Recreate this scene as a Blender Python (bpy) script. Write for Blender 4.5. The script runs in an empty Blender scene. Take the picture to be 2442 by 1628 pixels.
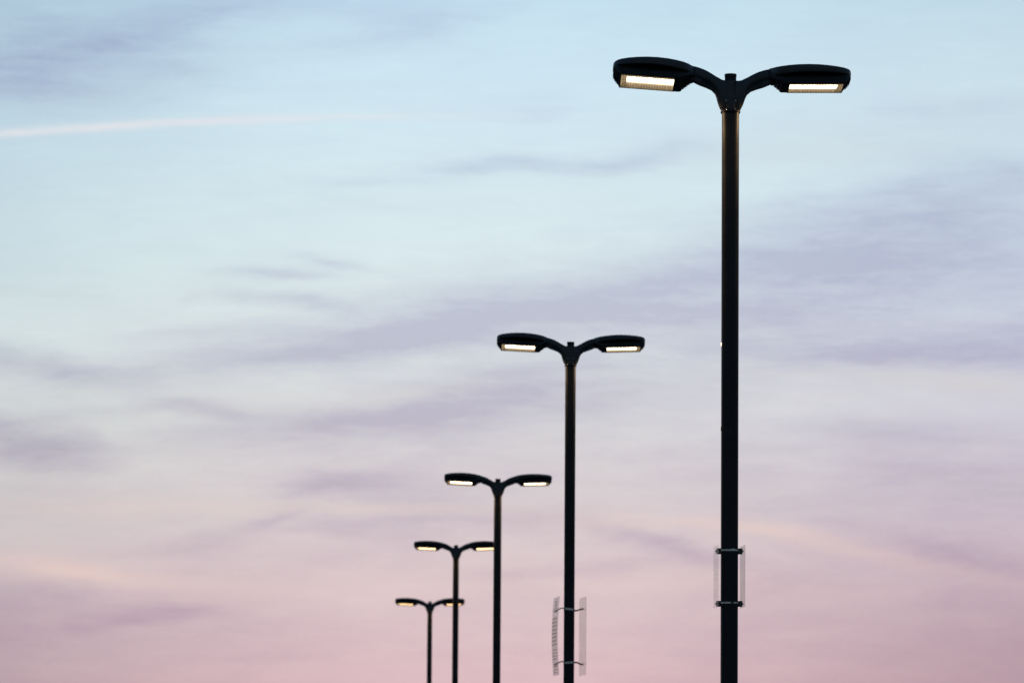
import bpy, bmesh, math, random
from mathutils import Vector, Matrix
random.seed(4)
R = math.radians
C = bpy.context.scene
COL = C.collection

# ------------------------------------------------------------------ camera
F = 11450.0            # focal length in pixels of the 2442 px wide photograph
PITCH, ROLL = R(5.69), R(0.40)
cam = bpy.data.objects.new("camera", bpy.data.cameras.new("camera"))
COL.objects.link(cam)
CAMZ = 1.6
cam.matrix_world = (Matrix.Translation((0, 0, CAMZ)) @ Matrix.Rotation(math.pi/2 + PITCH, 4, 'X')
                    @ Matrix.Rotation(ROLL, 4, 'Z'))
cam.data.sensor_width = 36
cam.data.lens = 36 * F / 2442
cam.data.clip_start = 0.1
cam.data.clip_end = 20000
cam.data.dof.use_dof = True
cam.data.dof.focus_distance = 36.0
cam.data.dof.aperture_fstop = 6.0
C.camera = cam
C.view_settings.view_transform = 'Standard'
C.view_settings.look = 'None'
C.view_settings.exposure = 0
C.view_settings.gamma = 1

# ------------------------------------------------------------------ sky (world)
def lin(c):
    return tuple(((v/255)/12.92 if v/255 <= .04045 else ((v/255+.055)/1.055)**2.4) for v in c) + (1,)

W = bpy.data.worlds.new("World"); C.world = W
W.use_nodes = True
nt = W.node_tree; nt.nodes.clear()
N = nt.nodes; L = nt.links
def node(t, **k):
    n = N.new(t)
    for a, b in k.items(): setattr(n, a, b)
    return n
def setin(s, v):
    if isinstance(v, bpy.types.NodeSocket): L.new(v, s)
    else: s.default_value = v
def M(op, a, b=0.0, c=None, clamp=False):
    n = node('ShaderNodeMath', operation=op); n.use_clamp = clamp
    setin(n.inputs[0], a); setin(n.inputs[1], b)
    if c is not None: setin(n.inputs[2], c)
    return n.outputs[0]
def VM(op, a, b=None):
    n = node('ShaderNodeVectorMath', operation=op)
    setin(n.inputs[0], a)
    if b is not None: setin(n.inputs[1], b)
    return n.outputs[0]
def mixc(f, a, b, bt='MIX'):
    n = node('ShaderNodeMix', data_type='RGBA', blend_type=bt)
    setin(n.inputs[0], f); setin(n.inputs[6], a); setin(n.inputs[7], b)
    return n.outputs[2]
def ramp(f, pts, interp='B_SPLINE'):
    n = node('ShaderNodeValToRGB'); cr = n.color_ramp; cr.interpolation = interp
    while len(cr.elements) < len(pts): cr.elements.new(1.0)
    for e, (p, c) in zip(cr.elements, pts):
        e.position = p; e.color = c
    L.new(f, n.inputs[0]); return n.outputs[0]

def sm(x, a, b):
    n = node('ShaderNodeMapRange'); n.interpolation_type = 'SMOOTHSTEP'
    L.new(x, n.inputs[0]); n.inputs[1].default_value = a; n.inputs[2].default_value = b
    return n.outputs[0]
tc = node('ShaderNodeTexCoord')
sep = node('ShaderNodeSeparateXYZ'); L.new(tc.outputs['Generated'], sep.inputs[0])
az = M('ARCTAN2', sep.outputs[0], sep.outputs[1])                 # compass angle east of +Y
el = M('ARCSINE', sep.outputs[2])
# sky chart in milli-units: u to the east, v downward from about 9.8 degrees of elevation
K = F / 1.0383 / 1000
a0 = M('MULTIPLY', M('MULTIPLY', az, K), M('COSINE', el))
e0 = M('MULTIPLY', M('SUBTRACT', M('MULTIPLY', el, M('ADD', M('MULTIPLY', M('MULTIPLY', az, az), .5), 1.0)), PITCH), -K)
cr_, sr_ = math.cos(ROLL), math.sin(ROLL)
u = M('ADD', M('SUBTRACT', M('MULTIPLY', a0, cr_), M('MULTIPLY', e0, sr_)), 1.176)
v = M('ADD', M('ADD', M('MULTIPLY', a0, sr_), M('MULTIPLY', e0, cr_)), 0.784)
cmb = node('ShaderNodeCombineXYZ'); L.new(u, cmb.inputs[0]); L.new(v, cmb.inputs[1])
P0 = cmb.outputs[0]
def noise(vec, sx, sy, scale, detail, rough=.5, off=0, dist=0):
    mp = node('ShaderNodeMapping'); mp.inputs['Scale'].default_value = (sx, sy, 1)
    mp.inputs['Location'].default_value = (off, off*1.7, off*.3)
    mp.inputs['Rotation'].default_value = (0, 0, R(-4))
    L.new(vec, mp.inputs[0])
    n = node('ShaderNodeTexNoise'); n.inputs['Scale'].default_value = scale
    n.inputs['Detail'].default_value = detail; n.inputs['Roughness'].default_value = rough
    n.inputs['Distortion'].default_value = dist
    L.new(mp.outputs[0], n.inputs['Vector']); return n
# domain warp so that no streak keeps a geometric outline
wn1 = noise(P0, 1.0, 2.6, 2.2, 4, .55, 3)
wn2 = noise(P0, 1.0, 3.5, 9, 4, .6, 11)
w1 = VM('MULTIPLY', VM('SUBTRACT', wn1.outputs['Color'], (.5, .5, .5)), (.20, .055, 0))
w2 = VM('MULTIPLY', VM('SUBTRACT', wn2.outputs['Color'], (.5, .5, .5)), (.09, .018, 0))
P = VM('ADD', VM('ADD', P0, w1), w2)

# node group: one soft cirrus streak
g = bpy.data.node_groups.new('cirrus_streak', 'ShaderNodeTree')
for nm, tp in (('P', 'NodeSocketVector'), ('Centre', 'NodeSocketVector'), ('Inv', 'NodeSocketVector'),
               ('Rot', 'NodeSocketFloat'), ('Strength', 'NodeSocketFloat'), ('Sum', 'NodeSocketFloat')):
    g.interface.new_socket(nm, in_out='INPUT', socket_type=tp)
g.interface.new_socket('Sum', in_out='OUTPUT', socket_type='NodeSocketFloat')
gi = g.nodes.new('NodeGroupInput'); go = g.nodes.new('NodeGroupOutput')
def gv(op, a, b, so=0):
    n = g.nodes.new('ShaderNodeVectorMath'); n.operation = op
    for s, x in zip(n.inputs, (a, b)):
        if x is None: continue
        g.links.new(x, s)
    return n.outputs[so]
d_ = gv('SUBTRACT', gi.outputs['P'], gi.outputs['Centre'])
vr = g.nodes.new('ShaderNodeVectorRotate'); vr.rotation_type = 'Z_AXIS'
g.links.new(d_, vr.inputs['Vector']); g.links.new(gi.outputs['Rot'], vr.inputs['Angle'])
q_ = gv('MULTIPLY', vr.outputs[0], gi.outputs['Inv'])
r2 = gv('DOT_PRODUCT', q_, q_, 1)
def gm(op, a, b=None):
    n = g.nodes.new('ShaderNodeMath'); n.operation = op
    for s, x in zip(n.inputs, (a, b)):
        if isinstance(x, float): s.default_value = x
        elif x is not None: g.links.new(x, s)
    return n.outputs[0]
ex = gm('EXPONENT', gm('MULTIPLY', r2, -1.0))
res = gm('ADD', gm('MULTIPLY', ex, gi.outputs['Strength']), gi.outputs['Sum'])
g.links.new(res, go.inputs[0])
def streaks(lst, gain):
    s = 0.0
    for (x, y, a, b, ang, st) in lst:
        n = node('ShaderNodeGroup'); n.node_tree = g
        L.new(P, n.inputs['P'])
        n.inputs['Centre'].default_value = (x/1000, y/1000, 0)
        n.inputs['Inv'].default_value = (1000/(a*1.3), 1000/(b*1.75), 0)
        n.inputs['Rot'].default_value = R(ang)
        n.inputs['Strength'].default_value = st*gain
        setin(n.inputs['Sum'], s); s = n.outputs[0]
    return s
DARK = [(1150,745,420,45,6,.35),(1050,955,420,55,4,.40),(1750,700,500,60,3,.35),(2150,600,350,70,4,.30),(2150,790,400,45,0,.25),
 (980,1140,300,45,0,.22),(950,1230,300,40,0,.18),(2100,480,300,50,6,.2),(1500,1050,500,60,0,.15),(1900,1080,400,60,0,.2),(700,810,300,35,3,.2),
 (250,100,300,60,8,.18),(1650,1400,500,60,0,.1),(150,1370,300,50,0,.2),(60,120,260,90,0,.3),(150,120,200,28,5,.35),(330,72,240,26,16,.42),(600,6,220,20,3,.42),(210,214,160,13,0,.35),
 (50,175,130,30,0,.4),(930,70,180,20,9,.45),(950,18,140,16,0,.3),(400,165,90,15,-10,.3),(1090,378,130,12,5,.5),
 (850,420,110,14,0,.25),(800,465,80,8,-10,.2),(560,455,60,8,-5,.15),(620,628,90,10,-2,.75),(740,600,75,7,-8,.6),
 (870,622,120,8,-8,.2),(500,655,60,6,-8,.2),(530,675,80,7,-8,.3),(700,697,90,12,-5,.7),(460,690,30,8,20,.2),
 (850,680,120,10,8,.2),(450,762,100,10,6,.3),(1020,722,240,26,8,.6),(1400,690,330,48,5,.6),(1225,250,80,30,0,.25),
 (1300,378,200,11,-2,.55),(1480,362,120,13,10,.5),(1620,345,70,12,-3,.2),(2130,250,90,10,0,.35),(2300,240,100,12,0,.2),
 (2200,310,200,35,5,.2),(2270,405,200,20,8,.35),(2150,478,330,32,8,.5),(1850,455,200,15,5,.3),(2100,548,450,40,3,.35),
 (2000,645,400,50,3,.4),(1750,620,200,30,5,.3),(2200,805,400,34,2,.7),(1800,822,350,22,0,.4),(1300,850,150,10,0,.3),
 (1400,920,250,25,2,.35),(2000,990,150,15,-5,.3),(1560,1040,180,8,2,.25),(2250,1080,250,60,0,.35),
 (1490,1240,130,13,-14,.7),(1640,1290,250,15,-10,.3),(1750,1238,120,9,-3,.25),(2000,1228,200,18,-12,.35),
 (2200,1290,220,24,-8,.4),(1400,1305,150,12,3,.35),(1700,1350,150,25,0,.2),(1250,1175,150,16,-2,.3),(1750,1500,400,30,0,.2),
 (60,822,140,16,-11,.75),(110,858,130,18,-8,.5),(600,822,230,26,8,.5),(880,795,200,20,5,.4),(250,850,150,11,0,.25),
 (230,943,120,9,7,.3),(420,932,80,11,-5,.8),(520,958,60,9,-10,.3),(800,958,280,14,5,.45),(770,990,230,26,2,.45),
 (1060,935,230,34,8,.45),(1150,875,200,20,5,.3),(30,1018,140,40,-14,1.4),(180,1015,60,9,-10,.3),(780,1108,120,18,5,.75),
 (700,1132,60,11,15,.25),(900,1122,150,16,-5,.3),(900,1193,240,18,3,.45),(620,1193,65,8,15,.65),(400,1195,80,10,0,.25),
 (450,1248,110,14,5,.35),(200,1352,250,26,-2,.28),(330,1412,130,12,8,.7),(60,1430,150,36,0,.35),(600,1515,150,8,0,.2),
 (700,1455,400,26,0,.2),(1130,1315,120,10,0,.2),(700,1285,250,20,0,.15)]
LIGHT = [(590,912,200,13,5,.4),(900,912,160,11,7,.8),(500,946,120,10,-8,.3),(430,878,200,14,2,.3),(650,1160,300,12,0,.4),
 (980,1163,250,8,0,.4),(2050,872,280,13,-3,.8),(2270,890,110,18,-6,.9),(1900,908,150,10,2,.4),(1220,1030,70,28,0,.35),
 (1200,1142,150,20,0,.3),(2200,255,60,20,0,.2),(1750,360,300,25,5,.25),(1950,330,200,30,0,.2),(1000,450,300,25,0,.15),
 (300,700,300,40,3,.15),(650,1040,300,30,0,.2),(1580,880,200,10,0,.2),(1800,1130,200,10,0,.2)]
PEACH = [(160,1300,130,15,-4,1.0),(330,1324,160,14,-6,.8),(1740,1218,130,8,-5,.6),(1940,1256,170,10,-11,.6),
 (1500,1203,200,11,-3,.5),(1480,1342,200,16,4,.45),(250,1165,250,14,0,.35),(900,1345,250,20,0,.3),(850,1163,300,8,0,.4),
 (2240,1320,120,10,-10,.3),(1900,1350,200,12,0,.25)]
dk = streaks(DARK, 1.0)
lt = streaks(LIGHT, 1.0)
pc = streaks(PEACH, 1.0)
# wispy breakup, finely combed along the wind direction
fb = noise(P, 1.0, 5.5, 3.2, 10, .64, 21, .3)
fb2 = noise(P0, 1.0, 6.0, 8.0, 9, .66, 31, .6)
comb = M('ADD', M('MULTIPLY', fb.outputs[0], .62), M('MULTIPLY', fb2.outputs[0], .38))
comb = M('MULTIPLY', M('SUBTRACT', comb, .33), 2.9)
dkm = M('ADD', M('MULTIPLY', dk, M('ADD', M('MULTIPLY', comb, .55), .62)), M('MULTIPLY', M('SUBTRACT', comb, .50), .27))
veil = noise(P0, 1.0, 3.4, 2.6, 7, .6, 47, .5)
dkm = M('ADD', dkm, M('MULTIPLY', M('MULTIPLY', M('SUBTRACT', veil.outputs[0], .50), sm(v, .1, 1.1)), .9))
dkm = M('MAXIMUM', M('MINIMUM', dkm, 1.15), -.22)
# contrail: a thin, slowly curving line that fades to the east
cy = M('ADD', M('MULTIPLY', M('SUBTRACT', u, 1.0), M('MULTIPLY', M('SUBTRACT', u, 1.0), .040)), .2685)
cw = M('MULTIPLY', M('SUBTRACT', wn2.outputs[0], .5), .012)
cd = M('DIVIDE', M('SUBTRACT', M('SUBTRACT', v, cy), cw), M('ADD', M('MULTIPLY', u, -.0010), .0100))
ctr = M('EXPONENT', M('MULTIPLY', M('MULTIPLY', cd, cd), -1.0))
cf = node('ShaderNodeMapRange'); cf.interpolation_type = 'SMOOTHSTEP'
L.new(u, cf.inputs[0]); cf.inputs[1].default_value = .25; cf.inputs[2].default_value = 1.45
cf.inputs[3].default_value = .66; cf.inputs[4].default_value = 0
ctr = M('MULTIPLY', M('MULTIPLY', ctr, cf.outputs[0]), M('ADD', M('MULTIPLY', fb2.outputs[0], 1.2), .4))

# clear dusk air: colour by elevation at three bearings, side ramps with painted lens vignette
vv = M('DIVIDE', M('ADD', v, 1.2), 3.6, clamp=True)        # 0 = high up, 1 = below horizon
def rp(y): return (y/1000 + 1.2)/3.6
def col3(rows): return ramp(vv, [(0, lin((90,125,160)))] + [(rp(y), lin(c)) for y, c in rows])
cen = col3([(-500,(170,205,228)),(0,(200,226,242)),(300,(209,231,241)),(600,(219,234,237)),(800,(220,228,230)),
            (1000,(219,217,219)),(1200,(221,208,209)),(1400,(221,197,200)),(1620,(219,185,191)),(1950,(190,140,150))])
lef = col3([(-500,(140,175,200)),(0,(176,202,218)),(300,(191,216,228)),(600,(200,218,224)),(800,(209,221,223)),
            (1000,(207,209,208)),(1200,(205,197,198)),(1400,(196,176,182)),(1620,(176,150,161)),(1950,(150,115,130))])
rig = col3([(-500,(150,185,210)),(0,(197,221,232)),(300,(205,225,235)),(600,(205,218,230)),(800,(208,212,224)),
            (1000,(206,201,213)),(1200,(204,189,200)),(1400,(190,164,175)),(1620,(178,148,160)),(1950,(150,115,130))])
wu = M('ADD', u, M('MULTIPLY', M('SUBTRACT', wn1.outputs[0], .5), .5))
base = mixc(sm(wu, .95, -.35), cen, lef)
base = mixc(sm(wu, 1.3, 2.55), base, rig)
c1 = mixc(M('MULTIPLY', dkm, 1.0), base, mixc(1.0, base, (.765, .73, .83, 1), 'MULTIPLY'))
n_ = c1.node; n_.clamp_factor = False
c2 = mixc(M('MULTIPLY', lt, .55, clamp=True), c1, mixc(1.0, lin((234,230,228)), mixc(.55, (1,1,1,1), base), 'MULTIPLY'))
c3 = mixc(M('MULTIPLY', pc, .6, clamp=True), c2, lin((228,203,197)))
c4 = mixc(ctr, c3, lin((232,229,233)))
# film-like fine mottling of high thin ice cloud
fine = noise(P0, 1, 1.5, 90, 3, .75, 5)
c4 = mixc(.06, c4, fine.outputs['Color'], 'OVERLAY')

# the glow fills only one side of the sky; the rest is the dim clear dusk sky of the Sky Texture
sky = node('ShaderNodeTexSky', sky_type='NISHITA')
sky.sun_disc = False; sky.sun_elevation = R(1.0); sky.sun_rotation = R(-20)
sky.altitude = 50; sky.air_density = 1.0; sky.dust_density = 1.2; sky.ozone_density = 2.5
bgs = node('ShaderNodeBackground'); L.new(sky.outputs[0], bgs.inputs[0]); bgs.inputs[1].default_value = .34
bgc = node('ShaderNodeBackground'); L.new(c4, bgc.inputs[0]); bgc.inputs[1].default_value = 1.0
side = VM('DOT_PRODUCT', tc.outputs['Generated'], tuple(Vector((0, math.cos(R(9)), math.sin(R(9))))))
side = [n for n in N if n.type == 'VECT_MATH' and n.operation == 'DOT_PRODUCT'][-1].outputs['Value']
glow = sm(side, -.35, .93)
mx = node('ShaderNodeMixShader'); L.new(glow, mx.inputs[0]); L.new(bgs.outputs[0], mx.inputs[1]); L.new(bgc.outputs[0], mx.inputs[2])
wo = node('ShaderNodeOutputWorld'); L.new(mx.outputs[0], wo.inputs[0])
W.cycles.sampling_method = 'MANUAL'; W.cycles.sample_map_resolution = 512

# last trace of the sun, on the horizon far behind the lamps
sl = bpy.data.lights.new('sun', 'SUN'); sl.energy = 0.04; sl.angle = R(10); sl.color = (1, .75, .6)
so = bpy.data.objects.new('sun', sl); COL.objects.link(so)
so.rotation_euler = (R(-89), 0, R(20))

# ------------------------------------------------------------------ materials
def mat(name, base, rough=.5, metal=0, spec=.5, bump=0, bscale=200, vary=0):
    m = bpy.data.materials.new(name); m.use_nodes = True
    t = m.node_tree; b = t.nodes['Principled BSDF']
    b.inputs['Base Color'].default_value = (*base, 1); b.inputs['Roughness'].default_value = rough
    b.inputs['Metallic'].default_value = metal; b.inputs['Specular IOR Level'].default_value = spec
    tcn = t.nodes.new('ShaderNodeTexCoord')
    nz = t.nodes.new('ShaderNodeTexNoise'); nz.inputs['Scale'].default_value = 7; nz.inputs['Detail'].default_value = 7
    t.links.new(tcn.outputs['Object'], nz.inputs['Vector'])
    if vary:
        r = t.nodes.new('ShaderNodeValToRGB')
        r.color_ramp.elements[0].position = .3; r.color_ramp.elements[1].position = .7
        r.color_ramp.elements[0].color = (*[c*(1-vary) for c in base], 1)
        r.color_ramp.elements[1].color = (*[min(1, c*(1+vary)) for c in base], 1)
        t.links.new(nz.outputs[0], r.inputs[0]); t.links.new(r.outputs[0], b.inputs['Base Color'])
        mr = t.nodes.new('ShaderNodeMapRange'); mr.inputs[3].default_value = rough*.8; mr.inputs[4].default_value = min(1, rough*1.25)
        t.links.new(nz.outputs[0], mr.inputs[0]); t.links.new(mr.outputs[0], b.inputs['Roughness'])
    if bump:
        n2 = t.nodes.new('ShaderNodeTexNoise'); n2.inputs['Scale'].default_value = bscale
        t.links.new(tcn.outputs['Object'], n2.inputs['Vector'])
        bp = t.nodes.new('ShaderNodeBump'); bp.inputs['Strength'].default_value = bump; bp.inputs['Distance'].default_value = .001
        t.links.new(n2.outputs[0], bp.inputs['Height']); t.links.new(bp.outputs[0], b.inputs['Normal'])
    return m
PAINT = mat('black_powder_coat', (.012, .0135, .017), .42, 0, .25, .3, 350, .35)
CAST = mat('black_cast_aluminium', (.026, .030, .036), .42, 0, .5, .4, 250, .35)
DARKP = mat('dark_inner_plastic', (.012, .011, .011), .5, 0, .3, .2, 200, .2)
STEEL = mat('brushed_steel', (.62, .66, .70), .35, 1, .5, .1, 500, .1)
BRIGHT = mat('polished_steel', (.85, .83, .8), .12, 1)
DSTEEL = mat('dull_dark_steel', (.10, .105, .11), .5, .8, .5, .2, 300, .2)
GLOW = mat('glowing_cream', (.8, .78, .7), .3)  # emissive, for the speck on the nearest pole
GLOW.node_tree.nodes['Principled BSDF'].inputs['Emission Color'].default_value = (1, .9, .65, 1)
GLOW.node_tree.nodes['Principled BSDF'].inputs['Emission Strength'].default_value = 1.6
CONC = mat('concrete', (.32, .31, .29), .9, 0, .3, .6, 60, .2)
ASPH = mat('asphalt', (.05, .05, .052), .9, 0, .3, .8, 80, .3)
INK = mat('dark_print', (.07, .045, .055), .7, 0, .2)

def lens_mat(s):
    m = bpy.data.materials.new('lit_lens'); m.use_nodes = True; t = m.node_tree; t.nodes.clear()
    def nd(tp, **k):
        n = t.nodes.new(tp)
        for a, b in k.items(): setattr(n, a, b)
        return n
    co = nd('ShaderNodeTexCoord'); sp = nd('ShaderNodeSeparateXYZ'); t.links.new(co.outputs['Object'], sp.inputs[0])
    def mr(src, a, b, c, d, smo=True):
        n = nd('ShaderNodeMapRange'); n.interpolation_type = 'SMOOTHSTEP' if smo else 'LINEAR'
        t.links.new(src, n.inputs[0]); n.inputs[1].default_value = a; n.inputs[2].default_value = b
        n.inputs[3].default_value = c; n.inputs[4].default_value = d; return n.outputs[0]
    def mt(op, a, b):
        n = nd('ShaderNodeMath', operation=op)
        for q, x in zip(n.inputs, (a, b)):
            if isinstance(x, (int, float)): q.default_value = x
            else: t.links.new(x, q)
        return n.outputs[0]
    # rows of small round optics, each its own cell
    vo = nd('ShaderNodeTexVoronoi'); vo.feature = 'F1'; vo.inputs['Scale'].default_value = 50
    vo.inputs['Randomness'].default_value = .3
    t.links.new(co.outputs['Object'], vo.inputs['Vector'])
    cell = mr(vo.outputs['Distance'], .2, .62, 1.25, .55)
    x = mt('MULTIPLY', sp.outputs[0], s); y = sp.outputs[1]
    wob = mt('MULTIPLY', mt('SUBTRACT', cell, .9), .020)
    yw = mt('ADD', y, wob)
    hot = mt('MULTIPLY', mr(yw, -.135, -.108, 0, 1), mt('POWER', mr(yw, -.055, .06, 1, 0), 2.2))     # rows whose beams point this way
    hot = mt('MULTIPLY', hot, mr(x, .492, .506, 1, .0))
    front = mr(y, -.17, -.12, .02, .40)
    rear = mt('MULTIPLY', mr(y, 0, .16, .62, .26), mr(x, .488, .50, 1, .62))
    isrear = mr(y, -.09, -.07, 0, 1)
    dim = mt('ADD', mt('MULTIPLY', isrear, rear), mt('MULTIPLY', mt('SUBTRACT', 1, isrear), front))
    dim = mt('MULTIPLY', dim, cell)
    oi = nd('ShaderNodeObjectInfo')
    e1 = nd('ShaderNodeEmission'); t.links.new(oi.outputs['Color'], e1.inputs[0])
    t.links.new(mt('MULTIPLY', mt('MULTIPLY', hot, cell), 8.0), e1.inputs[1])
    e2 = nd('ShaderNodeEmission'); e2.inputs[0].default_value = (1, .72, .40, 1)
    t.links.new(dim, e2.inputs[1])
    gl = nd('ShaderNodeBsdfGlossy'); gl.inputs[0].default_value = (.05, .05, .05, 1); gl.inputs[1].default_value = .2
    a = nd('ShaderNodeAddShader'); b = nd('ShaderNodeAddShader')
    t.links.new(e1.outputs[0], a.inputs[0]); t.links.new(e2.outputs[0], a.inputs[1])
    t.links.new(a.outputs[0], b.inputs[0]); t.links.new(gl.outputs[0], b.inputs[1])
    o = nd('ShaderNodeOutputMaterial'); t.links.new(b.outputs[0], o.inputs[0])
    return m
LENS = {1: lens_mat(1), -1: lens_mat(-1)}

def acrylic(name, tint, opac):
    m = bpy.data.materials.new(name); m.use_nodes = True; t = m.node_tree; t.nodes.clear()
    tr = t.nodes.new('ShaderNodeBsdfTransparent'); tr.inputs[0].default_value = (.985, .985, .98, 1)
    tl = t.nodes.new('ShaderNodeBsdfTranslucent'); tl.inputs[0].default_value = (*tint, 1)
    df = t.nodes.new('ShaderNodeBsdfDiffuse'); df.inputs[0].default_value = (*tint, 1)
    gl = t.nodes.new('ShaderNodeBsdfGlossy'); gl.inputs[1].default_value = .15
    m1 = t.nodes.new('ShaderNodeMixShader'); m1.inputs[0].default_value = .5
    t.links.new(df.outputs[0], m1.inputs[1]); t.links.new(tl.outputs[0], m1.inputs[2])
    nz = t.nodes.new('ShaderNodeTexNoise'); nz.inputs['Scale'].default_value = 5
    co = t.nodes.new('ShaderNodeTexCoord'); t.links.new(co.outputs['Object'], nz.inputs['Vector'])
    mr = t.nodes.new('ShaderNodeMapRange'); mr.inputs[3].default_value = opac*.75; mr.inputs[4].default_value = opac*1.25
    t.links.new(nz.outputs[0], mr.inputs[0])
    m2 = t.nodes.new('ShaderNodeMixShader'); t.links.new(mr.outputs[0], m2.inputs[0])
    t.links.new(tr.outputs[0], m2.inputs[1]); t.links.new(m1.outputs[0], m2.inputs[2])
    m3 = t.nodes.new('ShaderNodeMixShader'); m3.inputs[0].default_value = .06
    t.links.new(m2.outputs[0], m3.inputs[1]); t.links.new(gl.outputs[0], m3.inputs[2])
    o = t.nodes.new('ShaderNodeOutputMaterial'); t.links.new(m3.outputs[0], o.inputs[0])
    return m
FADED = acrylic('faded_print', (.25, .24, .25), .06)
CLEAR = acrylic('clear_acrylic', (.75, .74, .72), .10)
FROST = acrylic('frosted_acrylic', (.45, .38, .35), .21)
MILK = acrylic('printed_acrylic', (.78, .78, .80), .28)
PRINT = acrylic('lettering_print', (.12, .08, .10), .34)

# ------------------------------------------------------------------ mesh helpers
def finish(name, bm, m, parent=None, loc=(0, 0, 0), smooth=True, bev=0, seg=2):
    bmesh.ops.remove_doubles(bm, verts=bm.verts, dist=1e-5)
    bmesh.ops.recalc_face_normals(bm, faces=bm.faces)
    me = bpy.data.meshes.new(name); bm.to_mesh(me); bm.free()
    me.materials.append(m)
    if smooth:
        me.polygons.foreach_set('use_smooth', [True]*len(me.polygons))
        me.set_sharp_from_angle(angle=R(38))
    o = bpy.data.objects.new(name, me); COL.objects.link(o); o.location = loc
    if parent: o.parent = parent
    if bev:
        b = o.modifiers.new('bevel', 'BEVEL'); b.width = bev; b.segments = seg; b.limit_method = 'ANGLE'; b.angle_limit = R(30)
    return o
def loft(bm, rings, cap=True, close=True):
    vs = [[bm.verts.new(p) for p in r] for r in rings]
    n = len(vs[0])
    for a, b in zip(vs, vs[1:]):
        for i in range(n if close else n-1):
            j = (i+1) % n
            bm.faces.new((a[i], a[j], b[j], b[i]))
    if cap:
        bm.faces.new(vs[0][::-1]); bm.faces.new(vs[-1])
def circ(r, z, n=40, cx=0, cy=0): return [(cx+r*math.cos(2*math.pi*i/n), cy+r*math.sin(2*math.pi*i/n), z) for i in range(n)]
def rrect(hx, hy, r, z, n=8, cx=0, cy=0):
    out = []
    for k, (sx, sy) in enumerate(((1, 1), (-1, 1), (-1, -1), (1, -1))):
        for i in range(n+1):
            a = math.pi/2*(k + i/n)
            out.append((cx+sx*(hx-r)+r*math.cos(a), cy+sy*(hy-r)+r*math.sin(a), z))
    return out
def box(bm, c, s, rot=None):
    r = bmesh.ops.create_cube(bm, size=1)
    bmesh.ops.scale(bm, verts=r['verts'], vec=s)
    if rot is not None: bmesh.ops.rotate(bm, verts=r['verts'], cent=(0, 0, 0), matrix=rot)
    bmesh.ops.translate(bm, verts=r['verts'], vec=c)
def cyl(bm, c, r, d, axis='Z', n=16):
    m = {'Z': Matrix(), 'X': Matrix.Rotation(math.pi/2, 4, 'Y'), 'Y': Matrix.Rotation(math.pi/2, 4, 'X')}[axis]
    bmesh.ops.create_cone(bm, cap_ends=True, segments=n, radius1=r, radius2=r, depth=d, matrix=Matrix.Translation(c) @ m)
def dome(bm, c, r, axis, squash=.6):
    q = {'X': Matrix.Rotation(math.pi/2, 4, 'Y'), 'Y': Matrix.Rotation(math.pi/2, 4, 'X')}[axis]
    bmesh.ops.create_uvsphere(bm, u_segments=16, v_segments=10, radius=r,
        matrix=Matrix.Translation(c) @ q @ Matrix.Diagonal((1, 1, squash, 1)))
PX = 1/318.0

# ------------------------------------------------------------------ street lamp (local origin at pole foot)
H = 7.2                         # foot to top of the tenon cap
def zz(y): return H - y*PX      # y: pixels below the cap top

def arm_mesh(s):
    st = [((9,17),(9,89),.052),((17,17),(19,89),.052),((24,15.5),(24.5,84),.050),((31,11.5),(30,72),.048),((38,8),(34,59),.046),((47,2.5),(38,49),.045),
          ((56,-2.5),(47,40.5),.046),((66,-7),(60,35),.048),((78,-11),(76,29.5),.052),((92,-14),(92,22),.060)]
    rings = []
    for (tx, ty), (bx, by), hw in st:
        t = Vector((s*tx*PX, 0, zz(ty))); b = Vector((s*bx*PX, 0, zz(by)))
        ring = []
        # section: rounded top, side with a crease, narrower underside web
        q = min(1, max(0, (tx-30)/30))          # full-depth flange at the hub, narrower web further out
        a1, a2, a3, a4 = .99-.06*q, .97-.17*q, .96-.22*q, .86-.26*q
        for fy, fz in ((-.55, 0), (-.9, .03), (-1, .12), (-1, .52), (-a1, .60), (-a2, .66), (-a3, .96), (-a4, 1),
                       (a4, 1), (a3, .96), (a2, .66), (a1, .60), (1, .52), (1, .12), (.9, .03), (.55, 0)):
            p = t.lerp(b, fz); ring.append((p.x, hw*fy, p.z - (H-0)*0))
        rings.append(ring)
    bm = bmesh.new(); loft(bm, rings); return bm

# head, in its own frame: x outward from the arm joint, z up, origin in the joint
ZJ = 3.0
def hz(y): return -(y - ZJ)*PX
SH = [(90,-10.5,4,.062),(97,-11.5,5,.085),(105,-12.3,5.5,.118),(118,-13.2,5.5,.148),(135,-14,5,.170),(155,-14.5,4,.188),(180,-14.6,3.2,.197),
      (205,-13.9,3.2,.196),(228,-12.6,3.8,.186),(248,-11,4.6,.170),(264,-9.3,5.0,.150),(273,-7.9,4.8,.131),(279,-6.3,4.4,.108),(282,-4.6,3.8,.083),(283.5,-2.4,2.6,.055)]
def housing_mesh(s):
    rings = []
    for dx, yt, yb, w in SH:
        x = s*(dx-90)*PX; zt = hz(yt); zb = hz(yb)
        ring = [(x, -w+.012, zb), (x, -w+.001, zb), (x, -w, zb+.002), (x, -w, zt-.005), (x, -w+.005, zt), (x, -w*.72, zt+.008), (x, -w*.35, zt+.015),
                (x, 0, zt+.017), (x, w*.35, zt+.015), (x, w*.72, zt+.008), (x, w-.005, zt), (x, w, zt-.005), (x, w, zb+.002), (x, w-.001, zb), (x, w-.012, zb)]
        rings.append(ring)
    bm = bmesh.new(); loft(bm, rings); return bm
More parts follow.
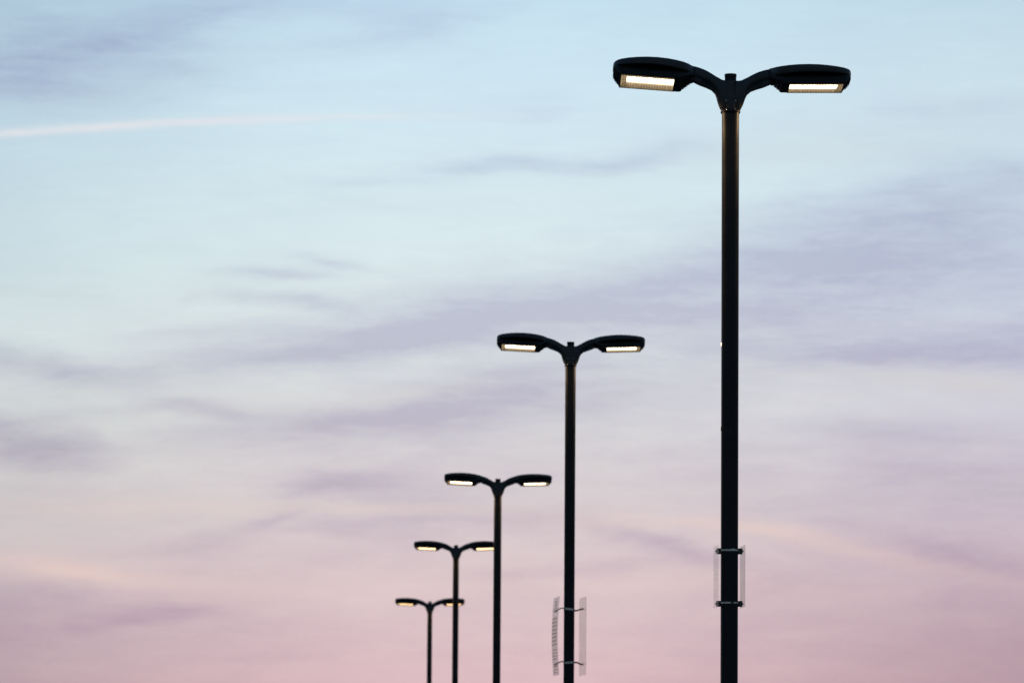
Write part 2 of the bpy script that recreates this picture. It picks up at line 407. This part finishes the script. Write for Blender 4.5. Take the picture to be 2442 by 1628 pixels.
def tub_ring(s, x0, x1, w0, w1, r, z, n=6):
    # tapered rounded rectangle, narrower at the arm end
    pts = []
    c = [(x1-r, w1-r), (x0+r, w0-r), (x0+r, -w0+r), (x1-r, -w1+r)]
    for k in range(4):
        for i in range(n+1):
            a = math.pi/2*(k + i/n)
            pts.append((s*((c[k][0]-90*PX)+r*math.cos(a)), c[k][1]+r*math.sin(a), z))
    return pts
TUBZ = 30.5
def tub_mesh(s):
    lv = [(4, 91, 281.5, .108, .130, .05), (12, 92, 282.5, .120, .140, .05), (13, 98, 280.5, .140, .146, .05), (17, 98.5, 280, .143, .148, .05),
          (17.8, 104, 277, .156, .153, .045), (21, 104.5, 276.5, .158, .154, .045), (21.8, 110, 273, .166, .160, .04), (25, 110.5, 272.5, .168, .161, .04),
          (25.8, 114.5, 269.5, .172, .168, .03), (29.6, 116.5, 267, .172, .168, .026), (TUBZ, 118, 265, .167, .164, .022)]
    bm = bmesh.new()
    loft(bm, [tub_ring(s, a*PX, b*PX, w0, w1, r, hz(y)) for y, a, b, w0, w1, r in lv]); return bm
def fin_mesh(s, k, outer):
    bm = bmesh.new()
    d0 = 281-k*3.6 if outer else 97.5+k*5.6
    box(bm, (s*(d0-90)*PX, 0, hz(13.5+k*4)), (.0028, .225+.012*k, .029))
    return bm
LX0, LX1 = 137, 263
def frame_mesh(s):
    bm = bmesh.new(); z = hz(TUBZ) - .0025
    x0, x1 = (LX0-90-3)*PX, (LX1-90+2.5)*PX; y0, y1 = -.1705, .1585; t = .008
    for c, sz in ((((x0+x1)/2, y0+t/2), (x1-x0, t)), (((x0+x1)/2, y1-t/2), (x1-x0, t)), ((x0+t/2, 0), (t, y1-y0-2*t)), ((x1-t/2, 0), (t, y1-y0-2*t))):
        box(bm, (s*c[0], c[1], z), (sz[0], sz[1], .005))
    return bm
def lens_mesh(s):
    bm = bmesh.new()
    z = hz(TUBZ) - .002; x0, x1 = (LX0-90)*PX, (LX1-90)*PX
    y0, y1 = -.162, .150
    ring = lambda i, zc: [(s*(x0+i), y0+i, zc), (s*(x1-i), y0+i, zc), (s*(x1-i), y1-i, zc), (s*(x0+i), y1-i, zc)]
    loft(bm, [ring(0, z+.001), ring(0, z-.0012), ring(.002, z-.002)]); return bm

def tag(o, label, cat, group=None):
    o['label'] = label; o['category'] = cat
    if group: o['group'] = group

root0 = bpy.data.objects.new('street_lamp', None); COL.objects.link(root0)
# pole: rounded square tube
bm = bmesh.new()
loft(bm, [rrect(.0635, .0635, .032, z) for z in (.02, 2, 4, 5.5, zz(92))])
finish('pole', bm, PAINT, root0)
bm = bmesh.new()
loft(bm, [rrect(.16, .16, .02, 0), rrect(.16, .16, .02, .02), rrect(.10, .10, .03, .022), rrect(.085, .085, .035, .07), rrect(.07, .07, .034, .075)])
finish('base_cover', bm, PAINT, root0)
bm = bmesh.new(); loft(bm, [circ(.30, -.9), circ(.30, -.02), circ(.28, 0)])
finish('footing', bm, CONC, root0)
bm = bmesh.new()
loft(bm, [rrect(.0640, .0640, .036, zz(95)), rrect(.072, .072, .045, zz(94)), rrect(.0735, .0735, .046, zz(91.2)), rrect(.0735, .0735, .046, zz(90.3)), rrect(.068, .068, .045, zz(89.2))])
finish('collar', bm, PAINT, root0)
bm = bmesh.new()
loft(bm, [circ(.0435, zz(90)), circ(.0435, zz(7)), circ(.0455, zz(6.6)), circ(.0455, zz(1.6)), circ(.0435, zz(.4)), circ(.036, zz(0))])
finish('tenon', bm, PAINT, root0)
bm = bmesh.new()
box(bm, (0, -.049, zz(52)), (.058, .008, 70*PX))
cover = finish('cover_plate', bm, CAST, root0, bev=.003)
for sx in (-1, 1):
    for yy in (66.5, 87):
        bm = bmesh.new(); dome(bm, (sx*11.2*PX, -.054, zz(yy)), .0052, 'Y')
        finish('screw', bm, BRIGHT, root0)
ARMS, HEADS = {}, {}
SPLAY = R(2.2)
LED_W = 110
for s in (-1, 1):
    bm = arm_mesh(s)
    a = finish('arm', bm, CAST, root0)
    for v_ in a.data.vertices: v_.co.z -= zz(50)
    a.location = (0, 0, zz(50))
    ARMS[s] = a
    h = finish('lamp_head', housing_mesh(s), CAST, root0, bev=0)
    h.location = (s*90*PX, 0, zz(ZJ))
    h.rotation_euler = (R(-6), -s*SPLAY, 0)
    HEADS[s] = h
    finish('lower_housing', tub_mesh(s), DARKP, h)
    for k in range(3):
        for outer in (False, True): finish('cooling_fin', fin_mesh(s, k, outer), CAST, h, smooth=False)
    finish('lens_frame', frame_mesh(s), DARKP, h, smooth=False)
    finish('lens', lens_mesh(s), LENS[s], h, smooth=False)
    ld = bpy.data.lights.get('led_light') or bpy.data.lights.new('led_light', 'SPOT')
    ld.energy = LED_W; ld.color = (1, .62, .30); ld.spot_size = R(164); ld.spot_blend = .45; ld.shadow_soft_size = 0.0
    lo_ = bpy.data.objects.new('led_light', ld); COL.objects.link(lo_); lo_.parent = h
    lo_.location = (s*(200-90)*PX, -.06, hz(TUBZ)-.012)
    bm = bmesh.new()                                        # clamp band where arm and housing meet
    z0, z1 = hz(-8.5), hz(12)
    loft(bm, [[(s*x, .062*cy_, z) for cy_, z in ((-.75, z1-.008), (-1.08, z1-.003), (-1.1, z0-.006), (-.8, z0+.003), (.8, z0+.003), (1.1, z0-.006), (1.08, z1-.003), (.75, z1-.008))] for x in (-.006, .008)])
    finish('joint_band', bm, PAINT, h)
    bm = bmesh.new()                                        # latch knuckle hanging under the joint
    cyl(bm, (s*6*PX, -.02, hz(18)), .020, .06, 'Y', 20); box(bm, (s*6*PX, -.02, hz(9)), (.036, .05, .05))
    finish('latch', bm, DARKP, h, bev=.002)

def copy_tree(o, parent=None):
    c = o.copy(); COL.objects.link(c); c.parent = parent
    for ch in list(o.children): copy_tree(ch, c)
    return c

# top-of-cap image point -> place on the lot, from the surveyed distance of each lamp
def place(X, Y, d):
    return cam.matrix_world @ Vector(((X-1221)/F*d, (814-Y)/F*d, -d))
TINT = [(1,.80,.54), (1,.84,.58), (1,.76,.50), (.75,.50,.26), (.50,.30,.14)]       # lens emission set dimmer and warmer further down the row
LAMPS = [
 (1742.2, 176.8, 36.0, 1.8, (-9.5, -3.5), 'large black twin-head lamp on the tallest pole, nearest, lit lenses with visible grid pattern'),
 (1361.0, 815.0, 57.7, 0.5, (-9, -6), 'second black twin-head lamp from the right, with two tall sign panels lower on its pole'),
 (1187.5, 1141., 79.4, 0.5, (-7.5, -6), 'third of the five twin-head lamps, its bare black pole passing before a farther lamp head'),
 (1087.7, 1299., 101.1, 0.0, (-7, -7), 'small twin-head lamp whose right head is cut off by the pole in front'),
 (1025.3, 1433., 122.8, 0.0, (-7, -7), 'smallest, farthest and lowest twin-head lamp, right head crossed by a nearer pole'),
]
roots = []
for i, (X, Y, d, roll, tw, label) in enumerate(LAMPS):
    r = root0 if i == 0 else copy_tree(root0)
    p = place(X, Y, d)
    print('LAMP', i, [round(q, 3) for q in p])
    r.location = (p.x, p.y, p.z - H)
    tag(r, label, 'street lamp', 'twin-head street lamps in a row')
    roots.append((r, roll, tw))
    for ch in r.children:
        for g_ in ch.children:
            if g_.name.split('.')[0] == 'lens':
                k_ = 1.0 + .12*math.sin(i*5 + ch.location.x*9)
                g_.color = (*[q*k_ for q in TINT[i]], 1)
bpy.context.view_layer.update()
for r, roll, tw in roots:
    # the bracket of each lamp sits slightly skewed on its pole
    Q = Matrix.Translation((0, 0, zz(85))) @ Matrix.Rotation(R(roll), 4, 'Y') @ Matrix.Translation((0, 0, -zz(85)))
    for ch in r.children:
        nm = ch.name.split('.')[0]
        if nm in ('arm', 'lamp_head'):
            if nm == 'lamp_head':
                s = 1 if ch.location.x > 0 else -1
                if s < 0: ch.location.z -= (3 if r is root0 else 1)*PX
                ch.rotation_euler = (R(tw[0] if s < 0 else tw[1]), -s*SPLAY, 0)
            b = Matrix.LocRotScale(ch.location, ch.rotation_euler, None)
            ch.matrix_basis = Q @ b

# glowing speck and small fittings, only on the nearest pole
def on_pole(Y): return place(1736, Y, 36.0).z - roots[0][0].location.z
b0 = roots[0][0]
bm = bmesh.new(); box(bm, (-.0655, -.028, on_pole(828)), (.007, .014, .026), Matrix.Rotation(R(0), 3, 'Y'))  # emissive box standing in for a bright speck of unknown source
finish('glow_speck', bm, GLOW, b0, bev=.002)['label'] = 'tiny glowing cream speck on the left side of the pole'
bm = bmesh.new(); box(bm, (-.0645, -.03, on_pole(1030)), (.006, .03, .032)); 
finish('clip', bm, PAINT, b0, bev=.003)
for sx in (-.030, .002):
    bm = bmesh.new(); dome(bm, (sx, -.064, on_pole(1036)), .0035, 'Y', .6)
    finish('screw', bm, DSTEEL, b0)

# ------------------------------------------------------------------ signs strapped to the two nearest poles
def panel_obj(name, w, h, t, bow, m, parent, loc, yaw):
    bm = bmesh.new(); n = 14; rings = []
    for k in range(n+1):
        f = k/n; z = (f-.5)*h; x = bow*math.sin(math.pi*f)
        rr = min(.02, w*.1)
        hw = w/2
        if k in (0, n): hw -= .006
        rings.append([(x-t/2, -hw, z), (x+t/2, -hw, z), (x+t/2, hw, z), (x-t/2, hw, z)])
    loft(bm, rings)
    o = finish(name, bm, m, parent, loc); o.rotation_euler = (0, 0, yaw)
    return o
def text_rows(parent, w, h, bow, t, rows, side, seed):
    rnd = random.Random(seed); bm = bmesh.new()
    for (f, hh, fill, words) in rows:
        z = (.5-f)*h; x = bow*math.sin(math.pi*(1-f)) + side*(t/2+.0012)
        tot = w*fill; ws = [rnd.uniform(.6, 1.4) for _ in range(words)]; sw = sum(ws); y = -tot/2
        for q in ws:
            l = tot*q/sw; box(bm, (x, y+l*.45, z), (.0008, l*.86, hh)); y += l
    return finish('lettering', bm, PRINT, parent, smooth=False)

# --- nearest pole: pair of small clear signs
zt1, zb1 = on_pole(1320.0), on_pole(1444.5); p1 = b0.location
sg = bpy.data.objects.new('pole_sign', None); COL.objects.link(sg)
sg.location = (p1.x, p1.y, p1.z + (zt1+zb1)/2)
tag(sg, 'pair of clear acrylic panels strapped to the nearest, thickest pole with two steel bands', 'sign')
dz = (zt1-zb1)/2; zc = on_pole((1306+1454.)/2) - (zt1+zb1)/2
YAW1 = R(4.2)
for k, z in enumerate((dz, -dz)):
    bm = bmesh.new()
    hh = .0125
    for (a, b) in (((.0650,.033),(.0665,.0345)),):
        o1 = rrect(.0652, .0652, .033, z-hh/2+.006); o2 = rrect(.0652, .0652, .033, z+hh/2+.006)
        o3 = rrect(.0667, .0667, .0345, z+hh/2+.006); o4 = rrect(.0667, .0667, .0345, z-hh/2+.006)
        loft(bm, [o1, o2, o3, o4, o1], cap=False)
    finish('strap', bm, STEEL, sg)
    bm = bmesh.new()
    box(bm, (.018, -.0675, z+.0125), (.040, .003, .006), Matrix.Rotation(R(-8 if k == 0 else 0), 3, 'Y')) if k == 0 else box(bm, (.02, -.0685, z+.006), (.022, .004, .016))
    finish('buckle', bm, STEEL if k == 0 else DSTEEL, sg)
    for s in (-1, 1):
        bm = bmesh.new()
        box(bm, (s*.0675, 0, z), (.0035, .060, .042))
        box(bm, (s*.081, -.026, z), (.025, .004, .042)); box(bm, (s*.081, .026, z), (.025, .004, .042))
        box(bm, (s*.0945, 0, z), (.003, .060, .042))
        finish('bracket', bm, DSTEEL, sg, bev=.001)
        bm = bmesh.new()
        cyl(bm, (s*.1015, .0, z), .0075, .006, 'X', 6); cyl(bm, (s*.090, .0, z), .004, .03, 'X', 10)
        finish('bolt', bm, DSTEEL, sg)
for s in (-1, 1):
    pn = panel_obj('panel', .305, .457, .003, 0, CLEAR if s < 0 else FROST, sg, (s*.0985, 0, zc), YAW1)
    pn['label'] = 'clear panel with faint print' if s < 0 else 'milky clear panel'
    rows = [(.12,.012,.5,2)] + [(.24+.045*i, .007, .8, 4) for i in range(8)] + [(.72+.05*i, .006, .6, 3) for i in range(3)]
    if s < 0:
        lo = text_rows(pn, .305, .457, 0, .003, rows, -1, 2)
        lo.data.materials[0] = FADED

# --- second pole: pair of tall printed signs on bent arms
b1 = roots[1][0]; p2 = b1.location
def on2(Y): return place(1358, Y, 57.7).z - p2.z
zt2, zb2 = on2(1454.5), on2(1581.5)
sg2 = bpy.data.objects.new('pole_sign', None); COL.objects.link(sg2)
sg2.location = (p2.x, p2.y, p2.z + (zt2+zb2)/2)
tag(sg2, 'pair of tall bowed sign panels on bent arms on the second pole, left one printed', 'sign')
dz2 = (zt2-zb2)/2; zc2 = on2((1426+1612)/2.) - (zt2+zb2)/2
def tube(bm, pts, r, n=10):
    rings = []
    for i, p in enumerate(pts):
        p = Vector(p); a = Vector(pts[max(0, i-1)]); b = Vector(pts[min(len(pts)-1, i+1)])
        t = (b-a).normalized(); up = Vector((0, 1, 0)); x = t.cross(up).normalized(); y = x.cross(t).normalized()
        rings.append([tuple(p + x*r*math.cos(2*math.pi*k/n) + y*r*math.sin(2*math.pi*k/n)) for k in range(n)])
    loft(bm, rings)
for k, z in enumerate((dz2, -dz2)):
    bm = bmesh.new(); hh = .022
    ring = lambda q, zc_: rrect(q, q, .033, zc_)
    loft(bm, [ring(.0652, z-hh/2), ring(.0652, z+hh/2), ring(.0672, z+hh/2), ring(.0672, z-hh/2), ring(.0652, z-hh/2)], cap=False)
    for vtx in bm.verts: vtx.co.z -= (vtx.co.x)*(.10 if k == 0 else -.05)
    finish('strap', bm, STEEL, sg2)
    up = 1 if k == 0 else -1
    for s in (-1, 1):
        bm = bmesh.new()
        if s < 0:
            pts = [(-.066, 0, z+.010), (-.085, 0, z+.014), (-.11, 0, z+.006), (-.135, 0, z-.008), (-.158, 0, z-.028)] 
        else:
            pts = [(.066, 0, z-.018), (.09, 0, z-.016), (.115, 0, z-.008), (.135, 0, z+.000), (.160, 0, z+.003)] if k == 0 else \
                  [(.066, 0, z+.004), (.10, 0, z+.002), (.118, 0, z-.004), (.13, 0, z-.016), (.160, 0, z-.018)]
        tube(bm, pts, .0095 if s > 0 else .007)
        e = pts[-1]
        box(bm, (e[0]-s*.001, 0, e[2]), (.006, .20 if s > 0 else .10, .026))
        finish('bracket', bm, DSTEEL, sg2)
        bm = bmesh.new(); cyl(bm, (e[0]+s*.011, -.0, e[2]), .010, .006, 'X', 6)
        finish('bolt', bm, DSTEEL, sg2)
pn = panel_obj('panel', .60, .93, .004, -.022, MILK, sg2, (-.150, 0, zc2), R(6.0)); pn['label'] = 'bowed translucent panel printed with many rows of small text'
rows = [(.055,.02,.25,1),(.085,.02,.3,1),(.115,.02,.3,1),(.145,.012,.75,3),(.175,.018,.8,4)] + [(.275+.0475*i, .024, .82, 4) for i in range(8)] + \
       [(.675+.040*i, .012, .78, 5) for i in range(4)] + [(.85,.014,.7,2),(.885,.014,.7,4),(.925,.012,.7,4),(.96,.010,.7,4)]
text_rows(pn, .60, .93, -.022, .004, rows, -1, 5)
pn = panel_obj('panel', .60, .93, .004, 0, FROST, sg2, (.163, 0, zc2), R(7)); pn['label'] = 'plain milky translucent panel'

# ------------------------------------------------------------------ ground (below the frame)
bm = bmesh.new(); bmesh.ops.create_grid(bm, x_segments=2, y_segments=2, size=3000)
gr = finish('ground', bm, ASPH, None, (0, 0, -.05), smooth=False); gr['kind'] = 'structure'
